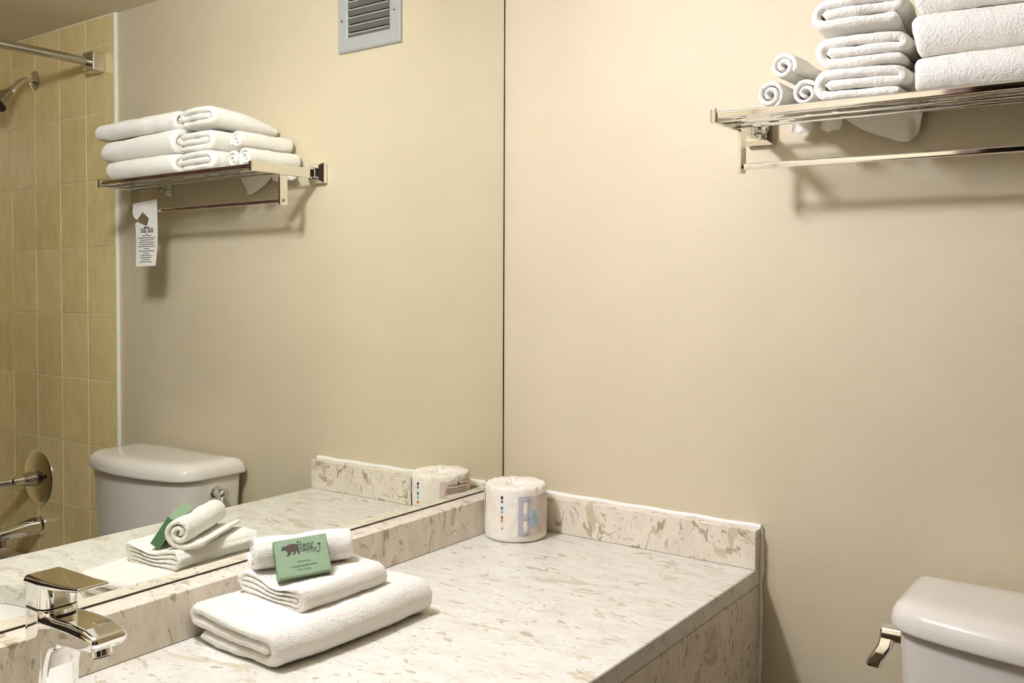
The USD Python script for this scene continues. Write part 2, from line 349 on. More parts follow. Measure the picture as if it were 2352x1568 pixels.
part('lever_handle', hand + lev, chrome, fc, 50)
part('aerator', place(lathe([(.0095, -.008), (.0125, -.0065), (.0125, .006)], (0, 0, 0), (0, 0, 1), 40), (.190, FY, .0925), (-.28, 0, 1)), chrome, fc)
part('aerator_screen', place(lathe([(.0088, -.0090), (.0088, -.0075)], (0, 0, 0), (0, 0, 1), 32), (.190, FY, .0925), (-.28, 0, 1)), aerator_m, fc)
part('base_plate', rbox(.061, .119, FY - .029, FY + .029, -.0005, .004, .0018), chrome, fc)

# ------------------------------------------------------------------ towels
def resample(p, ds):
    p = np.asarray(p, float); s = np.r_[0, np.cumsum(np.linalg.norm(np.diff(p, axis=0), axis=1))]
    n = max(8, int(s[-1] / ds)); q = np.linspace(0, s[-1], n)
    return np.stack([np.interp(q, s, p[:, 0]), np.interp(q, s, p[:, 1])], 1)
def fold_path(W, order, t, start_in=0., end_in=.02, first=1, ins=None):
    """side view of a folded cloth: layer k lies at height order[k]*t; runs alternate, joined by half circles. u from 0..W (outer faces), v from 0"""
    pts = []; d = first; zc = lambda o: t * (o + .5)
    ins = ins or {}
    for i, o in enumerate(order):
        z = zc(o)
        ra = abs(order[i] - order[i - 1]) * t / 2 if i else 0
        rb = abs(order[i + 1] - order[i]) * t / 2 if i < len(order) - 1 else 0
        ia, ib = ins.get(i - 1, 0), ins.get(i, 0)
        lo, hi = t / 2, W - t / 2
        if d > 0:
            a = lo + (ra + ia if i else start_in); b = hi - (rb + ib if rb else end_in)
        else:
            a = hi - (ra + ia if i else start_in); b = lo + (rb + ib if rb else end_in)
        for s in np.linspace(0, 1, 14): pts.append((a + (b - a) * s, z))
        if rb:
            z2 = zc(order[i + 1]); sgn = 1 if z2 > z else -1
            for th in np.linspace(0, PI, 14)[1:-1]:
                pts.append((b + d * rb * math.sin(th), z + sgn * rb * (1 - math.cos(th))))
        d = -d
    return np.array(pts)
def spiral(R, t, turns, r0=None, tail=0.):
    n = int(turns * 40); th = np.linspace(0, turns * 2 * PI, n)
    r = R - t / 2 - (t * 1.02) * th / (2 * PI)
    p = np.stack([r * np.cos(th - PI / 2), r * np.sin(th - PI / 2)], 1)[r > t * .35]
    if tail: p = np.vstack([np.stack([np.linspace(-tail, -.002, 10), np.full(10, -(R - t / 2))], 1), p])
    return p
def cloth(path, t, Ln, ds=.0035, dw=.0035, amp=.0016, fine=.0005, seed=0, warp=None, er=None):
    """a ribbon of thickness t following path, swept Ln along w. Returns local (u, w, v) vertices and faces"""
    path = resample(path, ds); n = len(path)
    tg = np.gradient(path, axis=0)
    for _ in range(2): tg[1:-1] = (tg[:-2] + 2 * tg[1:-1] + tg[2:]) / 4
    tg /= np.linalg.norm(tg, axis=1, keepdims=True); nm = np.stack([-tg[:, 1], tg[:, 0]], 1)
    s = np.r_[0, np.cumsum(np.linalg.norm(np.diff(path, axis=0), axis=1))]; e = np.minimum(s, s[-1] - s); r = t / 2
    hs = np.where(e < r, np.sqrt(np.clip(1 - (1 - e / r) ** 2, .04, 1)), 1) * t / 2
    er = er or t * .55
    w = np.unique(np.r_[0, er * .08, er * .25, er * .55, np.linspace(er, Ln - er, max(3, int(Ln / dw))), Ln - er * .55, Ln - er * .25, Ln - er * .08, Ln])
    V = []
    for q in w:
        k = min(q, Ln - q); f = math.sqrt(max(.06, 1 - (1 - k / er) ** 2)) if k < er else 1.
        a = path + nm * (hs * f)[:, None]; b = path - nm * (hs * f)[:, None]
        ring = np.vstack([a, b[::-1]]); V.append(np.column_stack([ring[:, 0], np.full(2 * n, q), ring[:, 1]]))
    N2 = 2 * n; V = np.vstack(V); F = []
    i, j = np.meshgrid(np.arange(len(w) - 1), np.arange(N2), indexing='ij')
    a, b, c, d = i * N2 + j, i * N2 + (j + 1) % N2, (i + 1) * N2 + (j + 1) % N2, (i + 1) * N2 + j
    F.append(np.stack([a, b, c], -1).reshape(-1, 3)); F.append(np.stack([a, c, d], -1).reshape(-1, 3))
    j = np.arange(n - 1); o = (len(w) - 1) * N2
    q0 = np.stack([j, N2 - 1 - j, N2 - 2 - j, j + 1], -1)
    F.append(np.vstack([q0[:, [0, 1, 2]], q0[:, [0, 2, 3]]])); q1 = q0[:, ::-1] + o
    F.append(np.vstack([q1[:, [0, 1, 2]], q1[:, [0, 2, 3]]]))
    F = np.vstack(F)
    if warp: V = warp(V)
    tm = trimesh.Trimesh(V, F, process=False)
    if tm.volume < 0: F = F[:, ::-1]; tm = trimesh.Trimesh(V, F, process=False)
    nn = tm.vertex_normals
    g = (meshkit.noise(V * 28 + seed * 7.1, seed) - .5)[:, None] * 2 * amp + (meshkit.noise(V * 95, seed + 1) - .5)[:, None] * amp * .6 + (meshkit.noise(V * 330, seed + 5) - .5)[:, None] * 2 * fine
    sw = np.stack([meshkit.noise(V * 14 + 3.3 * k, seed + 11 + k) - .5 for k in range(3)], 1) * 2 * amp * 1.3
    return V + nn * g + sw * [1, 1, .6], F
def put(vf, o, du, dw, dv=(0, 0, 1)):
    v, f = vf; du, dw, dv = (np.array(q, float) / np.linalg.norm(q) for q in (du, dw, dv))
    V = np.array(o, float) + v[:, :1] * du + v[:, 1:2] * dw + v[:, 2:3] * dv
    if np.linalg.det(np.stack([du, dw, dv])) * 1 > 0: f = f
    tm = trimesh.Trimesh(V, f, process=False)
    return (V, f[:, ::-1]) if tm.volume < 0 else (V, f)

# -- on the counter: bath towel, hand towel, rolled washcloth
def warp_big(V):
    u, w, v = V[:, 0].copy(), V[:, 1].copy(), V[:, 2].copy()
    top = np.clip(v / .054, 0, 1)
    v += .002 * top * np.sin(PI * np.clip(u / .19, 0, 1)) * np.sin(PI * w / .3)
    v -= .006 * top * np.exp(-((u - .12) / .06) ** 2) * np.exp(-w / .05)       # the near end sags between its folds
    u += .004 * np.sin(w * 18) * (u / .19) + .010 * (w / .29) * (u / .19)
    w += -.006 * top * np.sin(u * 14)
    return np.column_stack([u, w, v])
bp = fold_path(.197, [0, 2, 1],   .0175, start_in=.018, end_in=.012, first=1)
single('bath_towel', put(cloth(bp, .0170, .288, .0034, .0034, .0018, .0006, 1, warp_big), (.038, -.806, .0012), (1, -.035, 0), (.045, 1, 0)), towel_m,
       'thick white folded bath towel lying on the stone counter under a smaller towel', 'towel', (.14, -.69, 0))
def warp_hand(V):
    u, w, v = V[:, 0].copy(), V[:, 1].copy(), V[:, 2].copy()
    top = np.clip(v / .036, 0, 1)
    v -= .009 * top * np.exp(-((u - .075) / .034) ** 2) * np.exp(-(w / .06) ** 2)
    v -= .003 * top * np.exp(-((u - .1) / .05) ** 2)
    u += .003 * np.sin(w * 25)
    w += .004 * np.sin(u * 40) * top
    return np.column_stack([u, w, v])
hp = fold_path(.146, [0, 4, 1, 3, 2], .0078, start_in=.01, end_in=.012, first=1, ins={1: .004, 2: .006})
single('hand_towel', put(cloth(hp, .0072, .158, .0030, .0030, .0014, .0005, 2, warp_hand), (.063, -.745, .0505), (1, .01, 0), (.03, 1, 0)), towel_m,
       'white folded hand towel on top of the larger counter towel', 'towel', (.13, -.67, .053))
RA = np.array([.084, -.733, .1125]); RD = np.array([.069, .124, 0.]); RD /= np.linalg.norm(RD); RU = np.array([RD[1], -RD[0], 0])
wp = spiral(.0255, .0090, 2.6)
wp = np.vstack([np.stack([np.linspace(-.042, -.004, 12), -.0222 + .010 * np.linspace(1, 0, 12) ** 2], 1), wp])
single('rolled_washcloth', put(cloth(wp, .0086, .142, .0028, .0030, .0016, .0005, 3), RA - [0, 0, 0], RU, RD), towel_m,
       'white rolled washcloth on the counter behind the green soap box', 'washcloth', tuple(RA - [0, 0, .025]))

# -- soap box
sp = thing('soap_box', 'green boxed soap bar with a bear picture leaning on the rolled washcloth', 'soap', (.147, -.70, .089))
SO = np.array([.1482, -.7408, .0884]); SW = np.array([.0415, .062, .006]); SW /= np.linalg.norm(SW)
SU = np.array([-.0285, .0138, .0455]); SU = SU - SU.dot(SW) * SW; SU /= np.linalg.norm(SU); SN = np.cross(SW, SU)
BW, BH, BT = .0745, .0545, .017
soap_green = noisy('soap_green', L(132, 156, 126), L(140, 163, 134), 60, .38)
soap_dark = mat('soap_green_back', L(74, 120, 78), .4)
def so(p): return SO + p[:, :1] * SW + p[:, 1:2] * SU + p[:, 2:3] * SN
def fmap(m_, fn):
    v, f = arr(m_); return fn(v), f
part('carton', fmap(cbox(0, BW, 0, BH, -BT, 0, .0012), so), soap_green, sp, 20)
part('end_flap', fmap(cbox(-.0006, .0002, .001, BH - .001, -BT + .001, -.001, .0001), so), soap_dark, sp, False, label='darker green glued end flap')
part('back_panel', fmap(cbox(.002, BW - .002, .002, BH * .55, -BT - .0006, -BT + .0002, .0001), so), soap_dark, sp, False, label='darker green overlapping back panel')
ink_dark = ink('soap_ink', (38, 46, 34)); bear_brown = ink('bear_brown', (66, 52, 44)); bear_dark = ink('bear_dark', (26, 20, 16))
def flat(poly, h=.00025, lift=.0): return extrude(poly, h, lambda v: so(v + [0, 0, lift]))
def PXY(pts):   # points measured on the photographed face (crop pixels) -> face metres
    o = np.array([380., 1330.]); a = np.array([1555., 1110.]); t_ = np.array([262., 500.])
    A = np.column_stack([a - o, t_ - o]); q = np.linalg.solve(A, (np.asarray(pts, float) - o).T).T
    return q * [BW, BH]
bear = Polygon(PXY([(440, 700), (462, 650), (470, 610), (482, 602), (490, 620), (510, 625), (560, 590), (620, 560), (700, 545), (760, 548), (800, 575), (822, 620), (828, 680), (850, 735), (838, 770), (812, 765), (800, 728), (775, 700),
                    (760, 745), (725, 790), (690, 800), (705, 765), (725, 735), (700, 722), (668, 735), (650, 775), (600, 825), (560, 825), (590, 780), (580, 740), (545, 705), (500, 690), (470, 712), (452, 715)]))
part('bear_print', flat(bear), bear_brown, sp, False, label='brown walking bear printed on the box')
legs = [Polygon(PXY(q)) for q in ([(440, 700), (462, 650), (470, 610), (482, 602), (490, 620), (505, 630), (490, 690), (470, 712), (452, 715)], [(600, 770), (650, 755), (645, 780), (600, 825), (560, 825)], [(705, 765), (750, 740), (760, 745), (725, 790), (690, 800)], [(800, 715), (836, 705), (850, 735), (838, 770), (812, 765)])]
part('bear_shading', flat(shapely.unary_union([q.buffer(0) for q in legs]), .0003), bear_dark, sp, False, label='near-black head and paws of the printed bear')
def strokes(letters, wd):
    return shapely.unary_union([LineString(PXY(q)).buffer(wd) for q in letters])
# decorative serif lettering "Bear" over "Country"
def arc(cx, cy, rx, ry, a0, a1, n=14): return [(cx + rx * math.cos(t), cy + ry * math.sin(t)) for t in np.linspace(math.radians(a0), math.radians(a1), n)]
sk = lambda q, x0, y0: [(x, y - (x - x0) * .155) for x, y in q]
Bx, By = 800., 640.
big = [[(0, -138), (0, 4)], [(-18, -138), (40, -138)], [(-18, 4), (44, 4)], arc(34, -103, 36, 35, -90, 90), arc(36, -32, 44, 36, -90, 90), [(0, -68), (36, -68)],
       [(112, -38), (176, -38)], arc(144, -38, 32, 40, 0, -180), arc(146, -36, 34, 40, 180, 40),
       arc(236, -36, 32, 40, 0, 360, 24), [(270, -80), (270, -10), (284, 4)], [(318, -80), (318, 4)], [(304, 4), (336, 4)], arc(344, -52, 26, 28, 180, 300)]
small = [arc(96, 52, 34, 30, 40, 320, 20), arc(158, 58, 22, 24, 0, 360, 18), [(192, 36), (192, 66)] , arc(208, 62, 16, 18, 180, 0), [(224, 36), (224, 82)], [(242, 36), (242, 82)], arc(260, 54, 18, 18, 180, 360), [(278, 54), (278, 82)],
         [(306, 14), (306, 70), (318, 82)], [(292, 36), (322, 36)], [(338, 36), (338, 82)], arc(352, 52, 14, 14, 180, 310), [(378, 36), (398, 78)], [(424, 30), (392, 104), (372, 108)]]
def shift(ls): return [sk([(x + Bx, y + By) for x, y in q], Bx, By) for q in ls]
lett = shapely.unary_union([strokes(shift(big), .00055), strokes(shift(small), .00048), Polygon(PXY(sk([(1225, 545), (1250, 520), (1290, 515), (1318, 540), (1290, 560), (1262, 548)], 1225, 545))).buffer(0), strokes([[(1270, 555), (1300, 600), (1290, 690), (1255, 712)]], .0004), Point(PXY([(1250, 705)])[0]).buffer(.0012)])
part('lettering', flat(lett), ink_dark, sp, False, label='dark decorative two-line lettering')
def text_on(txt, h, cxy, sp_w=None):
    tm = meshkit.text_mesh(txt, h, .00025); v, f = np.array(tm.vertices), np.array(tm.faces)
    v[:, 0] -= (v[:, 0].min() + v[:, 0].max()) / 2
    if sp_w: v[:, 0] *= sp_w / np.ptp(v[:, 0])
    v[:, :2] += cxy
    return so(v), f
c1 = PXY([(935, 920), (945, 1020), (960, 1098)])
part('lettering', text_on('Moisturizing', .0017, c1[0] - [0, .0008], .0168), ink_dark, sp, False)
part('lettering', text_on('FACE & BODY BAR', .0021, c1[1] - [0, .0011], .034), ink_dark, sp, False)
part('lettering', text_on('30g / 1.06oz', .0020, c1[2] - [0, .001], .0182), ink_dark, sp, False)
part('lettering', fmap(cbox(*PXY([(985, 745)])[0][:1], PXY([(1200, 705)])[0][0], PXY([(985, 745)])[0][1] + .0004, PXY([(985, 745)])[0][1] + .0009, 0, .00025, .00005), so), ink_dark, sp, False)

# ------------------------------------------------------------------ wrapped toilet roll
TX, TY, TR_, THt = .096, -.0915, .0615, .107
tr = thing('toilet_roll', 'paper-wrapped toilet roll standing in the corner of the counter', 'toilet roll', (TX, TY, 0))
paper = noisy('wrap_paper', L(240, 232, 218), L(244, 238, 226), 30, .6, bump=.0030, bscale=55)
rings = []; nseg = 144
prof = [(0.0, .0004), (.5, .0004), (.93, .0008), (.985, .0045), (1.0, .012), (.998, .05), (1.0, .085), (.99, .0985), (.965, .1040), (.92, .1064), (.7, .1074), (.48, .1068), (.36, .1040), (.29, .0960), (.14, .0915), (0.0, .0905)]
pr = np.array(prof); sarc = np.r_[0, np.cumsum(np.hypot(np.diff(pr[:, 0]) * TR_, np.diff(pr[:, 1])))]
q = np.linspace(0, sarc[-1], 110); pr = np.stack([np.interp(q, sarc, pr[:, 0]), np.interp(q, sarc, pr[:, 1])], 1)
ang = np.arange(nseg) * 2 * PI / nseg
for r_, h_ in pr:
    x = np.cos(ang); y = np.sin(ang)
    pos = np.stack([x * r_, y * r_, np.full(nseg, h_ * 12)], 1)
    cr = (meshkit.noise(pos * [7, 7, 3.2], 5) - .5) * .0014 + (meshkit.noise(pos * [14, 14, 2.2], 15) - .5) * .0014 + (meshkit.noise(np.stack([ang * 9, np.full(nseg, h_ * 60), 0 * ang], 1), 9) - .5) * .0010 * (r_ > .9)
    pleat = .0008 * np.sin(ang * 13 + 3 * np.sin(ang * 2)) * (h_ > .1) * min(1, r_ * 1.6)
    R_ = np.maximum(0, r_ * TR_ + cr * (r_ > .3) * (.012 < h_ < .104))
    rings.append(np.stack([TX + R_ * x, TY + R_ * y, np.full(nseg, h_) + (pleat * (1 + 2 * (r_ < .5)) if h_ > .0905 else 0) + (cr * .35 if h_ > .1 else 0)], 1))
part('paper_wrap', loft(rings), paper, tr, 60)
def patch(a0, a1, z0, z1, mt, name, off=.0016, label=None, rot=0, n=10, pts=None):
    """thin printed patch on the wrap's side, angles in degrees"""
    A, Z = np.meshgrid(np.radians(np.linspace(a0, a1, n)), np.linspace(z0, z1, max(2, n // 2)), indexing='ij')
    r0 = TR_ + off
    outer = np.stack([TX + r0 * np.cos(A), TY + r0 * np.sin(A), Z], -1).reshape(-1, 3); inner = np.stack([TX + (r0 - .0016) * np.cos(A), TY + (r0 - .0016) * np.sin(A), Z], -1).reshape(-1, 3)
    k_ = A.shape[1]; F = []
    for i in range(A.shape[0] - 1):
        for j in range(k_ - 1):
            a = i * k_ + j; F += [(a, a + k_, a + k_ + 1), (a, a + k_ + 1, a + 1)]
    F = np.array(F); nv = len(outer)
    return part(name, (np.vstack([outer, inner]), np.vstack([F, F[:, ::-1] + nv])), mt, tr, True, label=label)
def blob(ac, zc, ra, rz, mt, name, off=.0019, label=None):
    t = np.linspace(0, 2 * PI, 25)[:-1]
    A = np.radians(ac + ra * np.cos(t)); r0 = TR_ + off
    ring = np.stack([TX + r0 * np.cos(A), TY + r0 * np.sin(A), zc + rz * np.sin(t)], 1); ring2 = np.stack([TX + (r0 - .0018) * np.cos(A), TY + (r0 - .0018) * np.sin(A), zc + rz * np.sin(t)], 1)
    part(name, loft([ring2, ring]), mt, tr, True, label=label)
VA = math.degrees(math.atan2(CY - TY, CX - TX))        # direction to the camera
dots = [(.088, ink('print_navy', (32, 32, 78))), (.0805, ink('print_violet', (110, 104, 150))), (.0678, ink('print_blue', (40, 110, 180))), (.0604, ink('print_sky', (120, 190, 222))), (.0499, ink('print_orange', (190, 92, 36))), (.0432, ink('print_tan', (214, 158, 96))), (.0305, ink('print_pale', (238, 214, 188)))]
for a0 in (279.4,):
    for i, (z, mt) in enumerate(dots): blob(a0, z, 2.1, .0028 if i % 2 == 0 else .0022, mt, 'printed_dot')
photo_bg = noisy('print_photo', L(203, 190, 178), L(214, 202, 190), 40, .6); photo_grey = ink('print_greyblue', (186, 184, 194)); photo_blue = ink('print_pale_blue', (168, 190, 208)); photo_white = ink('print_cream', (236, 228, 216))
pc = VA + 22
patch(pc - 17, pc + 54, .016, .089, photo_bg, 'printed_picture', .0014, label='pale beige and blue printed picture')
patch(pc - 17, pc + 5, .0155, .090, photo_grey, 'printed_picture', .0018, label='grey-blue strip of the printed picture', n=8)
blob(pc - 4, .066, 4.2, .017, photo_white, 'printed_figure', .0024); blob(pc - 4, .034, 4.2, .015, photo_white, 'printed_figure', .0024)
blob(pc - 4, .051, 6.5, .006, photo_grey, 'printed_figure', .0028); blob(pc - 4, .021, 5, .0035, photo_grey, 'printed_figure', .0028); blob(pc - 4, .084, 5, .003, photo_grey, 'printed_figure', .0028)
blob(pc + 12, .043, 10, .012, photo_blue, 'printed_figure', .0022); blob(pc + 8, .056, 6, .010, photo_blue, 'printed_figure', .0022)
tp_a = 180 - VA - 40 + 180
text_bg = noisy('print_text_ground', L(228, 208, 196), L(234, 216, 204), 40, .6); text_ink = ink('print_text', (120, 100, 108))
tc = 197
patch(tc - 36, tc + 36, .050, .093, text_bg, 'printed_text_panel', .0014, label='pinkish printed text panel')
for i, z in enumerate((.086, .079, .0745, .070, .0655, .061)):
    w_ = 26 - 3 * (i % 2)
    patch(tc - w_, tc + w_ - 6 * (i == 0), z, z + .0016, text_ink, 'printed_line', .0019, n=8)
blob(tc - 2, .0895, 2, .002, ink('print_black', (30, 28, 34)), 'printed_dot')

# ------------------------------------------------------------------ towel rack
RX0, RX1, RY, RZ0, RZ1 = .5499, 1.1775, -.2149, .7558, .7792
rk = thing('towel_rack', 'chrome hotel towel shelf with a lower bar on the beige wall', 'towel rack', (.86, 0, .768))
for x, s in ((RX0, 1), (RX1 - .0105, -1)):
    part('end_plate', rbox(x, x + .0105, RY, -.030, RZ0, RZ1, .0022, 4), chrome, rk)
    xc = x + .005
    w0 = [(a, b) for a, b in ((-.0245, -.0245), (.0245, -.0245), (.0245, .0245), (-.0245, .0245))]
    ring = lambda h, y: np.array([(xc + a * h, y, .7695 + b * h) for a, b in w0])
    mf = m3.Manifold.hull_points(np.vstack([ring(.93, 0), ring(1., -.003), ring(1., -.013), ring(.72, -.024)]))
    brk = part('wall_bracket', mf, chrome, rk, False)
    part('bracket_post', cbox(xc - .012, xc + .012, -.034, -.022, .7575, .7815, .0015), chrome, brk, 20)
    hx = x + .0105 if s > 0 else x - .0055
    hg = part('hanger', m3.Manifold.hull(m3.Manifold.batch_boolean([box(hx, hx + .005, -.1235, -.1005, .694, RZ0 + .012)] + [cyl((hx, y_, .6905), (hx + .005, y_, .6905), .005, n=24) for y_ in (-.1185, -.1055)], m3.OpType.Add)), chrome, rk, 30)
    part('screw', lathe([(.0042, 0), (.0040, .0012), (.0024, .0022)], (hx - .0002 if s > 0 else hx + .0052, -.112, .6965), (-s, 0, 0), 20), chrome_dark, hg)
for y, h_ in ((-.2065, .011), (-.160, .0052), (-.113, .0052), (-.066, .0052)):
    part('shelf_bar', rbox(RX0 + .009, RX1 - .009, y - .0055, y + .0055, .7735 - h_, .7735, .0024, 4), chrome, rk)
part('towel_bar', rbox(RX0 + .0155, RX1 - .0155, -.1170, -.1070, .6915, .7015, .0028, 4), chrome, rk)

SZ = .7738
# three rolled washcloths
def roll(c, R, y0, y1, seed, label, rot=0., tails=0.):
    p = spiral(R, .0088, R / .0088 * .95)
    a = rot; Rm = np.array([[math.cos(a), -math.sin(a)], [math.sin(a), math.cos(a)]]); p = p @ Rm.T
    mesh_ = put(cloth(p, .0084, y1 - y0, .003, .0034, .0019, .0005, seed), (c[0], y0, c[1]), (1, 0, 0), (0, 1, 0))
    return mesh_, label
g = 'rolled washcloths at the end of the towel shelf'
def sheet(fn, nu, nv, t=.003):
    """curved thin sheet from fn(u,v)->xyz on [0,1]^2, thickness t"""
    U, V_ = np.meshgrid(np.linspace(0, 1, nu), np.linspace(0, 1, nv), indexing='ij')
    P = fn(U, V_); du = np.gradient(P, axis=0); dv = np.gradient(P, axis=1)
    N_ = np.cross(du, dv); N_ /= np.linalg.norm(N_, axis=-1, keepdims=True) + 1e-12
    a = (P + N_ * t / 2).reshape(-1, 3); b = (P - N_ * t / 2).reshape(-1, 3)
    F = []
    for i in range(nu - 1):
        for j in range(nv - 1):
            q0 = i * nv + j; F += [(q0, q0 + nv, q0 + nv + 1), (q0, q0 + nv + 1, q0 + 1)]
    F = np.array(F); nn = len(a); R = []
    loop = [i * nv for i in range(nu)] + [(nu - 1) * nv + j for j in range(1, nv)] + [i * nv + nv - 1 for i in range(nu - 2, -1, -1)] + [j for j in range(nv - 2, 0, -1)]
    for k_ in range(len(loop)):
        p, q = loop[k_], loop[(k_ + 1) % len(loop)]; R += [(p, nn + p, nn + q), (p, nn + q, q)]
    v, f = np.vstack([a, b]), np.vstack([F, F[:, ::-1] + nn, np.array(R)])
    return (v, f[:, ::-1]) if trimesh.Trimesh(v, f, process=False).volume < 0 else (v, f)
def washcloth(c, R, y0, y1, seed, label, rot, tail=None):
    ms, _ = roll(c, R, y0, y1, seed, label, rot)
    t = thing('shelf_washcloth', label, 'washcloth', (c[0], (y0 + y1) / 2, c[1] - R), group=g)
    part('roll', ms, towel_m, t, 60)
    if tail:
        x0, x1, zb = tail
        part('loose_end', sheet(lambda u, v: np.stack([x0 + (x1 - x0) * u + .002 * np.sin(v * 5), -.036 + .010 * v + .002 * np.sin(u * 7), SZ + .004 - (SZ + .004 - zb) * v * (1 - .35 * np.abs(u - .5)) + .001 * np.sin(u * 12)], -1), 16, 10, .0035), weave_m, t, 60)
washcloth((.629, .7985), .0255, -.172, -.012, 21, 'white rolled washcloth resting on the shelf at its outer end, lower left of three', .4, (.618, .652, .757))
washcloth((.6815, .7975), .0235, -.165, -.012, 22, 'white rolled washcloth lying lower in the trio, against the folded hand towels', 2.2, (.668, .700, .757))
washcloth((.654, .8400), .0245, -.176, -.016, 23, 'white rolled washcloth stacked on top of the other two rolls', 1.1)

# three folded hand towels: folds face the wall corner, layered ends face the room
g = 'folded hand towels stacked in the middle of the towel shelf'
hlab = ['white folded hand towel lowest in the shelf stack, a corner hanging below the bars', 'white folded hand towel in the middle of the shelf stack', 'white folded hand towel on top of the shelf stack']
for i in range(3):
    t_ = .0150
    p = fold_path(.142, [0, 2, 1], t_, start_in=.010, end_in=.012, first=-1, ins={1: .006})
    def warp(V, i=i):
        u, w, v = V[:, 0].copy(), V[:, 1].copy(), V[:, 2].copy()
        top = np.clip(v / .045, 0, 1)
        v += .004 * top * np.sin(PI * w / .2) - .005 * top * np.clip(u / .14, 0, 1) ** 2
        u += .006 * np.sin(v * 60 + i * 2) * .5 + .004 * np.sin(w * 20 + i)
        w -= .010 * np.sin(PI * np.clip(u / .142, 0, 1)) * top * (1 - w / .2)
        if i == 2: v += .012 * (1 - w / .2) - .022 * (w / .2) ** 2 * top
        return np.column_stack([u, w, v])
    t = thing('shelf_hand_towel', hlab[i], 'towel', (.776, -.10, SZ + i * .0466), group=g)
    part('folded_cloth', put(cloth(p, t_ * .95, .178 + .012 * (i == 2), .0036, .0038, .0018, .0006, 31 + i, warp), (.703 + (.0, .002, -.004)[i], -.199, SZ + .0005 + i * .0466), (1, 0, 0), (0, 1, 0)), towel_m, t, 60)
    if i == 0:
        def flap(u, v):
            x = .706 + .118 * u; tip = np.interp(u, [0, .25, .68, .80, .92, 1], [.775, .757, .7325, .7315, .746, .775])
            z = .778 + (tip - .778) * v
            y = -.026 + .008 * np.sin(u * PI) * v + .012 * np.exp(-((u - .9) / .06) ** 2) * v
            return np.stack([x - .004 * v * np.sin(u * 6), y, z], -1)
        part('loose_corner', sheet(flap, 44, 16, .0035), weave_m, t, 60)

# three folded bath towels: smooth fold faces the room
g = 'folded bath towels stacked at the inner end of the towel shelf'
blab = ['thick white folded bath towel lowest in the tall shelf stack, on the chrome bars', 'thick white folded bath towel in the middle of the tall shelf stack', 'thick white folded bath towel on top of the tall shelf stack']
for i in range(3):
    t_, zb_ = ((.0157, .0), (.0186, .0492), (.0146, .1078))[i]
    p = fold_path(.192, [0, 2, 1], t_, start_in=.006, end_in=.010, first=1)
    def warp(V, i=i):
        u, w, v = V[:, 0].copy(), V[:, 1].copy(), V[:, 2].copy()
        top = np.clip(v / .054, 0, 1)
        v += .003 * np.sin(w * 9 + i) * top
        u += .003 * np.sin(w * 14 + i * 2)
        w += .004 * np.sin(v * 70 + i)
        return np.column_stack([u, w, v])
    Lx = (.300, .322, .345)[i]
    single('shelf_bath_towel', put(cloth(p, t_ * .965, Lx, .0038, .0044, .0016, .00035, 41 + i, warp), (.848 + (-.001, .0, .001)[i], -.020, SZ + .0006 + zb_), (0, -1, 0), (1, 0, 0)), towel_m, blab[i], 'towel',
           (1.0, -.115, SZ + zb_), smooth=60, group=g)

# ------------------------------------------------------------------ door tag hung on the rack
tg = thing('door_tag', 'white printed paper door tag hanging from the far end of the towel bar', 'tag', (1.10, -.124, .55))
card = mat('tag_card', L(238, 236, 228), .5); tag_ink = ink('tag_ink', (78, 78, 74))
TX0, TZ0, TWd, THg = 1.048, .5485, .116, .177
out = Polygon([(.008, 0), (.098, 0), (.108, .125), (.113, .140), (.113, .170), (.000, .177), (.006, .125)]).buffer(-.004).buffer(.004)
# seen through the mirror the slit side is the side away from the corner (+x)
holep = Polygon([(.068, .144), (.045, .127), (.055, .110), (.085, .119), (.098, .123)]).buffer(.002)
slit = Polygon([(.092, .1235), (.125, .137), (.125, .108)]).buffer(.0008)
shp = out.difference(holep).difference(slit)
def tagmap(v):
    bend = .006 * np.sin(v[:, 1] / .177 * PI) + .0006 * np.sin(v[:, 0] * 60)
    return np.column_stack([TX0 + v[:, 0], -.1245 + bend - v[:, 2], TZ0 + v[:, 1]])
tm = trimesh.creation.extrude_polygon(shp, .0009, engine='earcut'); tm = tm.subdivide_to_size(.012)
part('card', (tagmap(np.array(tm.vertices)), np.array(tm.faces)[:, ::-1]), card, tg, 30)
def tprint(poly, name, label=None):
    tm = trimesh.creation.extrude_polygon(poly, .0006, engine='earcut').subdivide_to_size(.008)
    v = np.array(tm.vertices); v[:, 2] += .0008; part(name, (tagmap(v), np.array(tm.faces)[:, ::-1]), tag_ink, tg, False, label=label)
lw = [.040, .074, .058, .070, .062, .076, .026, .068, .026, .046, .046, .030, .054]
for i, w_ in enumerate(lw):
    z = .0815 - i * .0059; tprint(sbox(.054 - w_ / 2, z, .054 + w_ / 2, z + .0016), 'printed_line')
for a, b in ((.026, .052), (.056, .082)):
    for zz in (.0905, .0955):
        for q in np.arange(a, b - .004, .0065): tprint(sbox(q, zz, q + .0048, zz + .0036), 'printed_emblem')
tprint(sbox(.026, .1013, .082, .1024), 'printed_emblem'); tprint(Polygon([(.040, .102), (.048, .107), (.054, .103), (.060, .108), (.068, .102)]), 'printed_emblem', 'dark mark above the printed emblem')
tprint(Point(.054, .0862).buffer(.0022), 'printed_emblem')

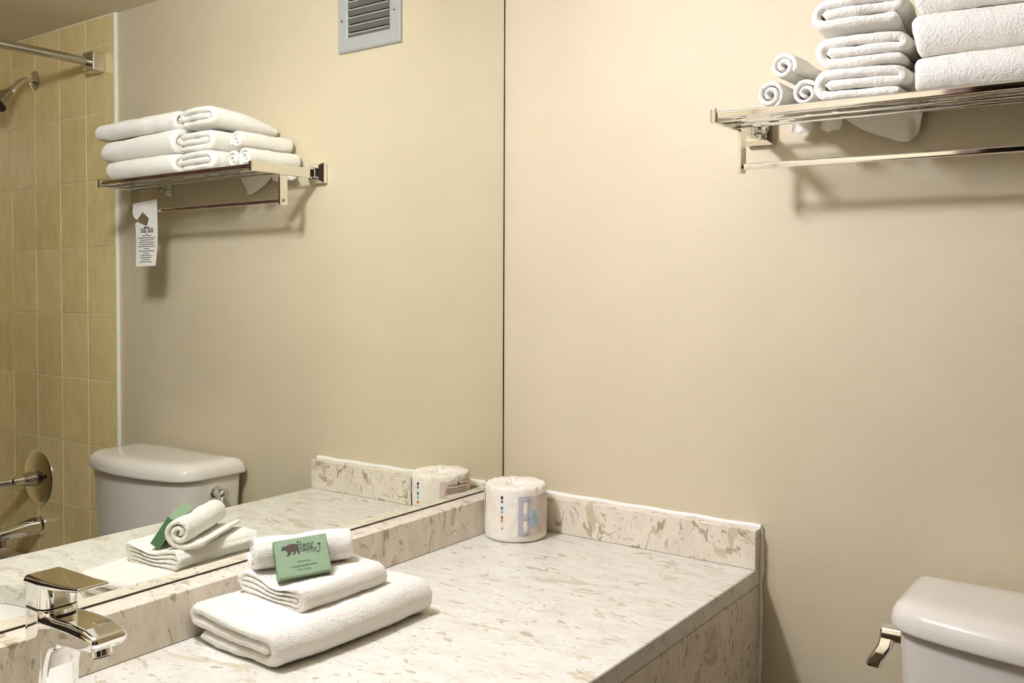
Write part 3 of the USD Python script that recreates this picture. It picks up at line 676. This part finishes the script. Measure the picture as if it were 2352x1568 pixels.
# ------------------------------------------------------------------ air vent, high on the wall (seen in the mirror)
vt = thing('air_vent', 'grey metal air vent grille high on the beige wall', 'vent', (.3855, 0, 1.15))
VX0, VX1, VZ0, VZ1, FW = .2845, .4860, 1.0500, 1.2515, .0335
o_ = sbox(VX0, VZ0, VX1, VZ1); i_ = sbox(VX0 + FW, VZ0 + FW, VX1 - FW, VZ1 - FW)
fr = []
for d_, y in ((0, 0), (0, -.006), (.004, -.009), (FW - .004, -.009), (FW, -.007), (FW, 0)): 
    fr.append(np.array([(VX0 + d_, y, VZ0 + d_), (VX1 - d_, y, VZ0 + d_), (VX1 - d_, y, VZ1 - d_), (VX0 + d_, y, VZ1 - d_)]))
fv, ff = loft(fr + [fr[0]], False, False)
if trimesh.Trimesh(fv, ff, process=False).volume < 0: ff = ff[:, ::-1]
part('frame', (fv, ff), vent_grey, vt, False)
part('duct', box(VX0 + FW, VX1 - FW, -.0010, -.0004, VZ0 + FW, VZ1 - FW), black_m, vt, False, label='dark opening behind the slats')
z = VZ0 + FW - .004
while z < VZ1 - FW - .004:
    v = np.array([(x, y, zz) for x in (VX0 + FW + .0005, VX1 - FW - .0005) for y, zz in ((-.0085, z + .0100), (-.0085, z + .0122), (-.0015, z + .0012), (-.0015, z - .0004))])
    sl = part('slat', m3.Manifold.hull_points(v), slat_grey, vt, False)
    part('slat_lip', cbox(VX0 + FW + .0003, VX1 - FW - .0003, -.0095, -.0082, z + .0098, z + .0124, .0003), vent_grey, sl, False, label='lighter front edge of the slat'); z += .0189
for x in (VX0 + .0165, VX1 - .0165):
    part('screw', lathe([(.0042, 0), (.0038, .0012), (.002, .002)], (x, -.0090, 1.126), (0, -1, 0), 20), chrome, vt)

# ------------------------------------------------------------------ toilet
to = thing('toilet', 'white porcelain toilet with its tank against the beige wall', 'toilet', (1.05, -.35, FL))
def tank_plan(x0, x1, yb, yf, bow, r, n=12):
    """rounded plan with a bowed front"""
    pts = []
    xc = (x0 + x1) / 2; hw = (x1 - x0) / 2
    front = lambda x: yf - bow * (1 - ((x - xc) / hw) ** 2)
    p = Polygon([(x0, yb), (x1, yb)] + [(x, front(x)) for x in np.linspace(x1, x0, 40)])
    p = p.buffer(-r).buffer(r)
    # back corners tighter
    p2 = Polygon([(x0, yb), (x1, yb)] + [(x, front(x)) for x in np.linspace(x1, x0, 40)]); p2 = p2.buffer(-.015).buffer(.015)
    p = p.union(p2.intersection(sbox(x0 - 1, yb - .06, x1 + 1, yb + 1)))
    ln = p.exterior; n = 160
    c = np.array([ln.interpolate(d_).coords[0] for d_ in np.linspace(0, ln.length, n, endpoint=False)])
    a = np.unwrap(np.arctan2(c[:, 1] - (yb + yf) / 2, c[:, 0] - xc)); 
    return c if a[-1] > a[0] else c[::-1]
def inset(c, d_):
    p = Polygon(c).buffer(-d_) if d_ else Polygon(c); ctr = c.mean(0); ln = p.exterior; out = []
    for q in c:
        ray = LineString([ctr, ctr + (q - ctr) * 1.3]); it = ray.intersection(ln)
        g_ = [np.array(h.coords[0]) for h in getattr(it, 'geoms', [it]) if not h.is_empty]
        out.append(max(g_, key=lambda h: np.linalg.norm(h - ctr)) if g_ else q)
    return np.array(out)
lid = tank_plan(.8225, 1.2790, -.012, -.198, .044, .062)
rings = []
for d_, z in [(.012, .0075), (.0015, .0075), (.0, .0095), (.0, .014), (.0008, .022), (.003, .030), (.008, .0375), (.016, .0435), (.026, .0470), (.040, .0488), (.060, .0495)]:
    c = inset(lid, d_); rings.append(np.column_stack([c, np.full(len(c), z)]))
part('tank_lid', loft(rings), porcelain, to, 60)
tk = tank_plan(.833, 1.2690, -.022, -.188, .040, .058)
ctr = np.array([1.051, -.105]); rings = []
for s, z in [(.80, -.40), (.86, -.385), (.90, -.30), (.95, -.15), (.985, -.04), (1., .006)]:
    c = ctr + (tk - ctr) * [1 - (1 - s) * .8, s]; rings.append(np.column_stack([c, np.full(len(c), z)]))
part('tank', loft(rings), porcelain, to, 60)
lv = part('flush_lever', cat_(cyl((.838, -.103, -.0325), (.799, -.103, -.0325), .0135), lathe([(.0135, 0), (.0115, .003), (.006, .004)], (.799, -.103, -.0325), (-1, 0, 0), 32),
     cyl((.8355, -.103, -.0325), (.832, -.103, -.0325), .0185)), chrome, to, 40, label='chrome side flush lever')
pth = [(.7990, -.110, -.038), (.7970, -.116, -.050), (.7920, -.119, -.060), (.7860, -.121, -.070), (.7830, -.122, -.079)]
part('lever_arm', m3.Manifold.batch_boolean([hull_balls([(p[0], p[1], p[2], .0045), (p[0] + .0135, p[1], p[2] - .0005, .0045), (q[0], q[1], q[2], .0045), (q[0] + .0135, q[1], q[2] - .0005, .0045)], 16) for p, q in zip(pth, pth[1:])], m3.OpType.Add), chrome, lv, 40)
# bowl, seat and foot (below the frame)
def oval(cx, cy, a, b, z, n=64):
    t = np.arange(n) * 2 * PI / n; return np.stack([cx + a * np.cos(t), cy + b * np.sin(t) * np.where(np.sin(t) < 0, 1.25, 1.), np.full(n, z)], 1)
part('bowl', loft([oval(1.05, -.34, .11, .17, FL), oval(1.05, -.34, .105, .16, FL + .12), oval(1.05, -.38, .13, .17, FL + .22), oval(1.05, -.42, .175, .2, FL + .33), oval(1.05, -.43, .185, .21, FL + .385)]), porcelain, to, 60)
part('seat', loft([oval(1.05, -.43, .185, .205, FL + .388), oval(1.05, -.43, .195, .215, FL + .395), oval(1.05, -.43, .192, .212, FL + .425), oval(1.05, -.43, .16, .18, FL + .435)]), porcelain, to, 60)

# ------------------------------------------------------------------ bathtub and its fittings (seen in the mirror)
tub = rbox(1.478, X1R - .011, -1.535, -.012, FL, -.392, .02, 5)
bas = m3.Manifold.batch_hull([m3.Manifold.sphere(.06, 32).translate((x, y, z)) for x, y in ((1.60, -.16), (2.06, -.16), (1.60, -1.40), (2.06, -1.40)) for z in (FL + .14, )] + [m3.Manifold.sphere(.05, 32).translate((x, y, -.2)) for x, y in ((1.58, -.12), (2.09, -.12), (1.58, -1.42), (2.09, -1.42))])
single('bathtub', tub - bas, mat('tub_white', L(226, 220, 206), .2), 'white bathtub rim below the tiled wall', 'bathtub', (1.82, -.77, FL), smooth=40)
sr = thing('shower_rod', 'brushed metal shower curtain rod fixed to the tiled wall', 'shower rod', (1.505, -.78, 1.167))
part('rod', cyl((1.505, -.012, 1.167), (1.505, -1.54, 1.167), .0128, n=48), chrome_dark, sr)
for y0, y1 in ((-.010, -.050), (-1.54, -1.50)):
    part('flange', rbox(1.476, 1.534, y0, y1, 1.138, 1.196, .004), nickel, sr)
ct = thing('shower_curtain', 'dark brown pleated shower curtain drawn back along the rod', 'curtain', (1.47, -.96, -.6))
def curt(u, v):
    y = -.47 - 1.02 * u; z = 1.130 - 1.75 * v
    return np.stack([1.505 - .064 * np.clip(v * 2.2, 0, 1) + (.012 + .010 * v) * np.sin(u * 2 * PI * 12 + .6 * np.sin(v * 3)), y + .006 * np.sin(u * 40 + v * 2), z + 0 * u], -1)
part('fabric', sheet(curt, 260, 30, .0016), noisy('curtain_brown', L(58, 30, 18), L(74, 40, 24), 30, .8), ct, 60)
for y in np.linspace(-.49, -1.47, 12):
    to_ = trimesh.creation.torus(.021, .0017, 32, 8); v_ = np.array(to_.vertices)[:, [0, 2, 1]] * [1, 1, -1]
    part('ring', (v_ + [1.505, y, 1.1600], np.array(to_.faces)), nickel, ct, 60)
sh = thing('shower', 'chrome shower head on a curved arm high on the tiled wall', 'shower head', (1.886, -.01, 1.164))
part('escutcheon', lathe([(.033, 0), (.033, .003), (.022, .010), (.013, .013)], (1.886, -.0095, 1.164), (0, -1, 0)), chrome, sh)
t_ = np.linspace(0, 1, 20)
armp = np.stack([np.full(20, 1.886), -.012 - .072 * t_, 1.164 + .004 * np.sin(t_ * PI) - .042 * t_ ** 2.2], 1)
part('arm', tube(armp, .0095, 20), chrome, sh, 60)
hd = np.array([0, -.68, -.73]); hd /= np.linalg.norm(hd); e_ = armp[-1]
part('collar', cyl(e_ - hd * .003, e_ + hd * .009, .0135), chrome, sh)
part('spray_body', lathe([(.012, 0), (.015, .006), (.026, .030), (.033, .052), (.034, .060)], e_ + hd * .009, hd), chrome_dark, sh)
part('spray_face', lathe([(.031, 0), (.029, .006)], e_ + hd * .067, hd), black_m, sh)
sv = thing('shower_valve', 'chrome round shower valve with a lever on the tiled wall', 'shower valve', (1.888, -.01, -.134))
part('escutcheon', lathe([(.090, 0), (.090, .003), (.082, .008), (.055, .013), (.030, .016)], (1.888, -.0095, -.134), (0, -1, 0), 72), chrome, sv, 30)
part('hub', lathe([(.026, 0), (.024, .02), (.020, .036), (.018, .044)], (1.888, -.022, -.134), (0, -1, 0)), chrome_dark, sv)
part('lever', hull_balls([(1.888, -.062, -.134, .0185), (1.888, -.088, -.134, .0165)], 32) + hull_balls([(1.888, -.085, -.134, .014), (1.905, -.150, -.136, .009)], 32), chrome, sv)
st = thing('tub_spout', 'chrome bathtub spout low on the tiled wall', 'tub spout', (1.880, -.01, -.29))
part('spout', hull_balls([(1.880, -.028, -.288, .0300), (1.880, -.06, -.288, .0285), (1.880, -.145, -.296, .022)], 36), chrome, st)
part('wall_ring', lathe([(.0335, 0), (.0335, .006), (.030, .010)], (1.880, -.0095, -.288), (0, -1, 0)), chrome, st)
part('outlet', cyl((1.880, -.140, -.300), (1.880, -.140, -.334), .0175), chrome_dark, st)
part('diverter_knob', lathe([(.004, 0), (.004, .014), (.008, .016), (.008, .022), (.005, .024)], (1.880, -.142, -.274), (0, 0, 1), 24), chrome, st)
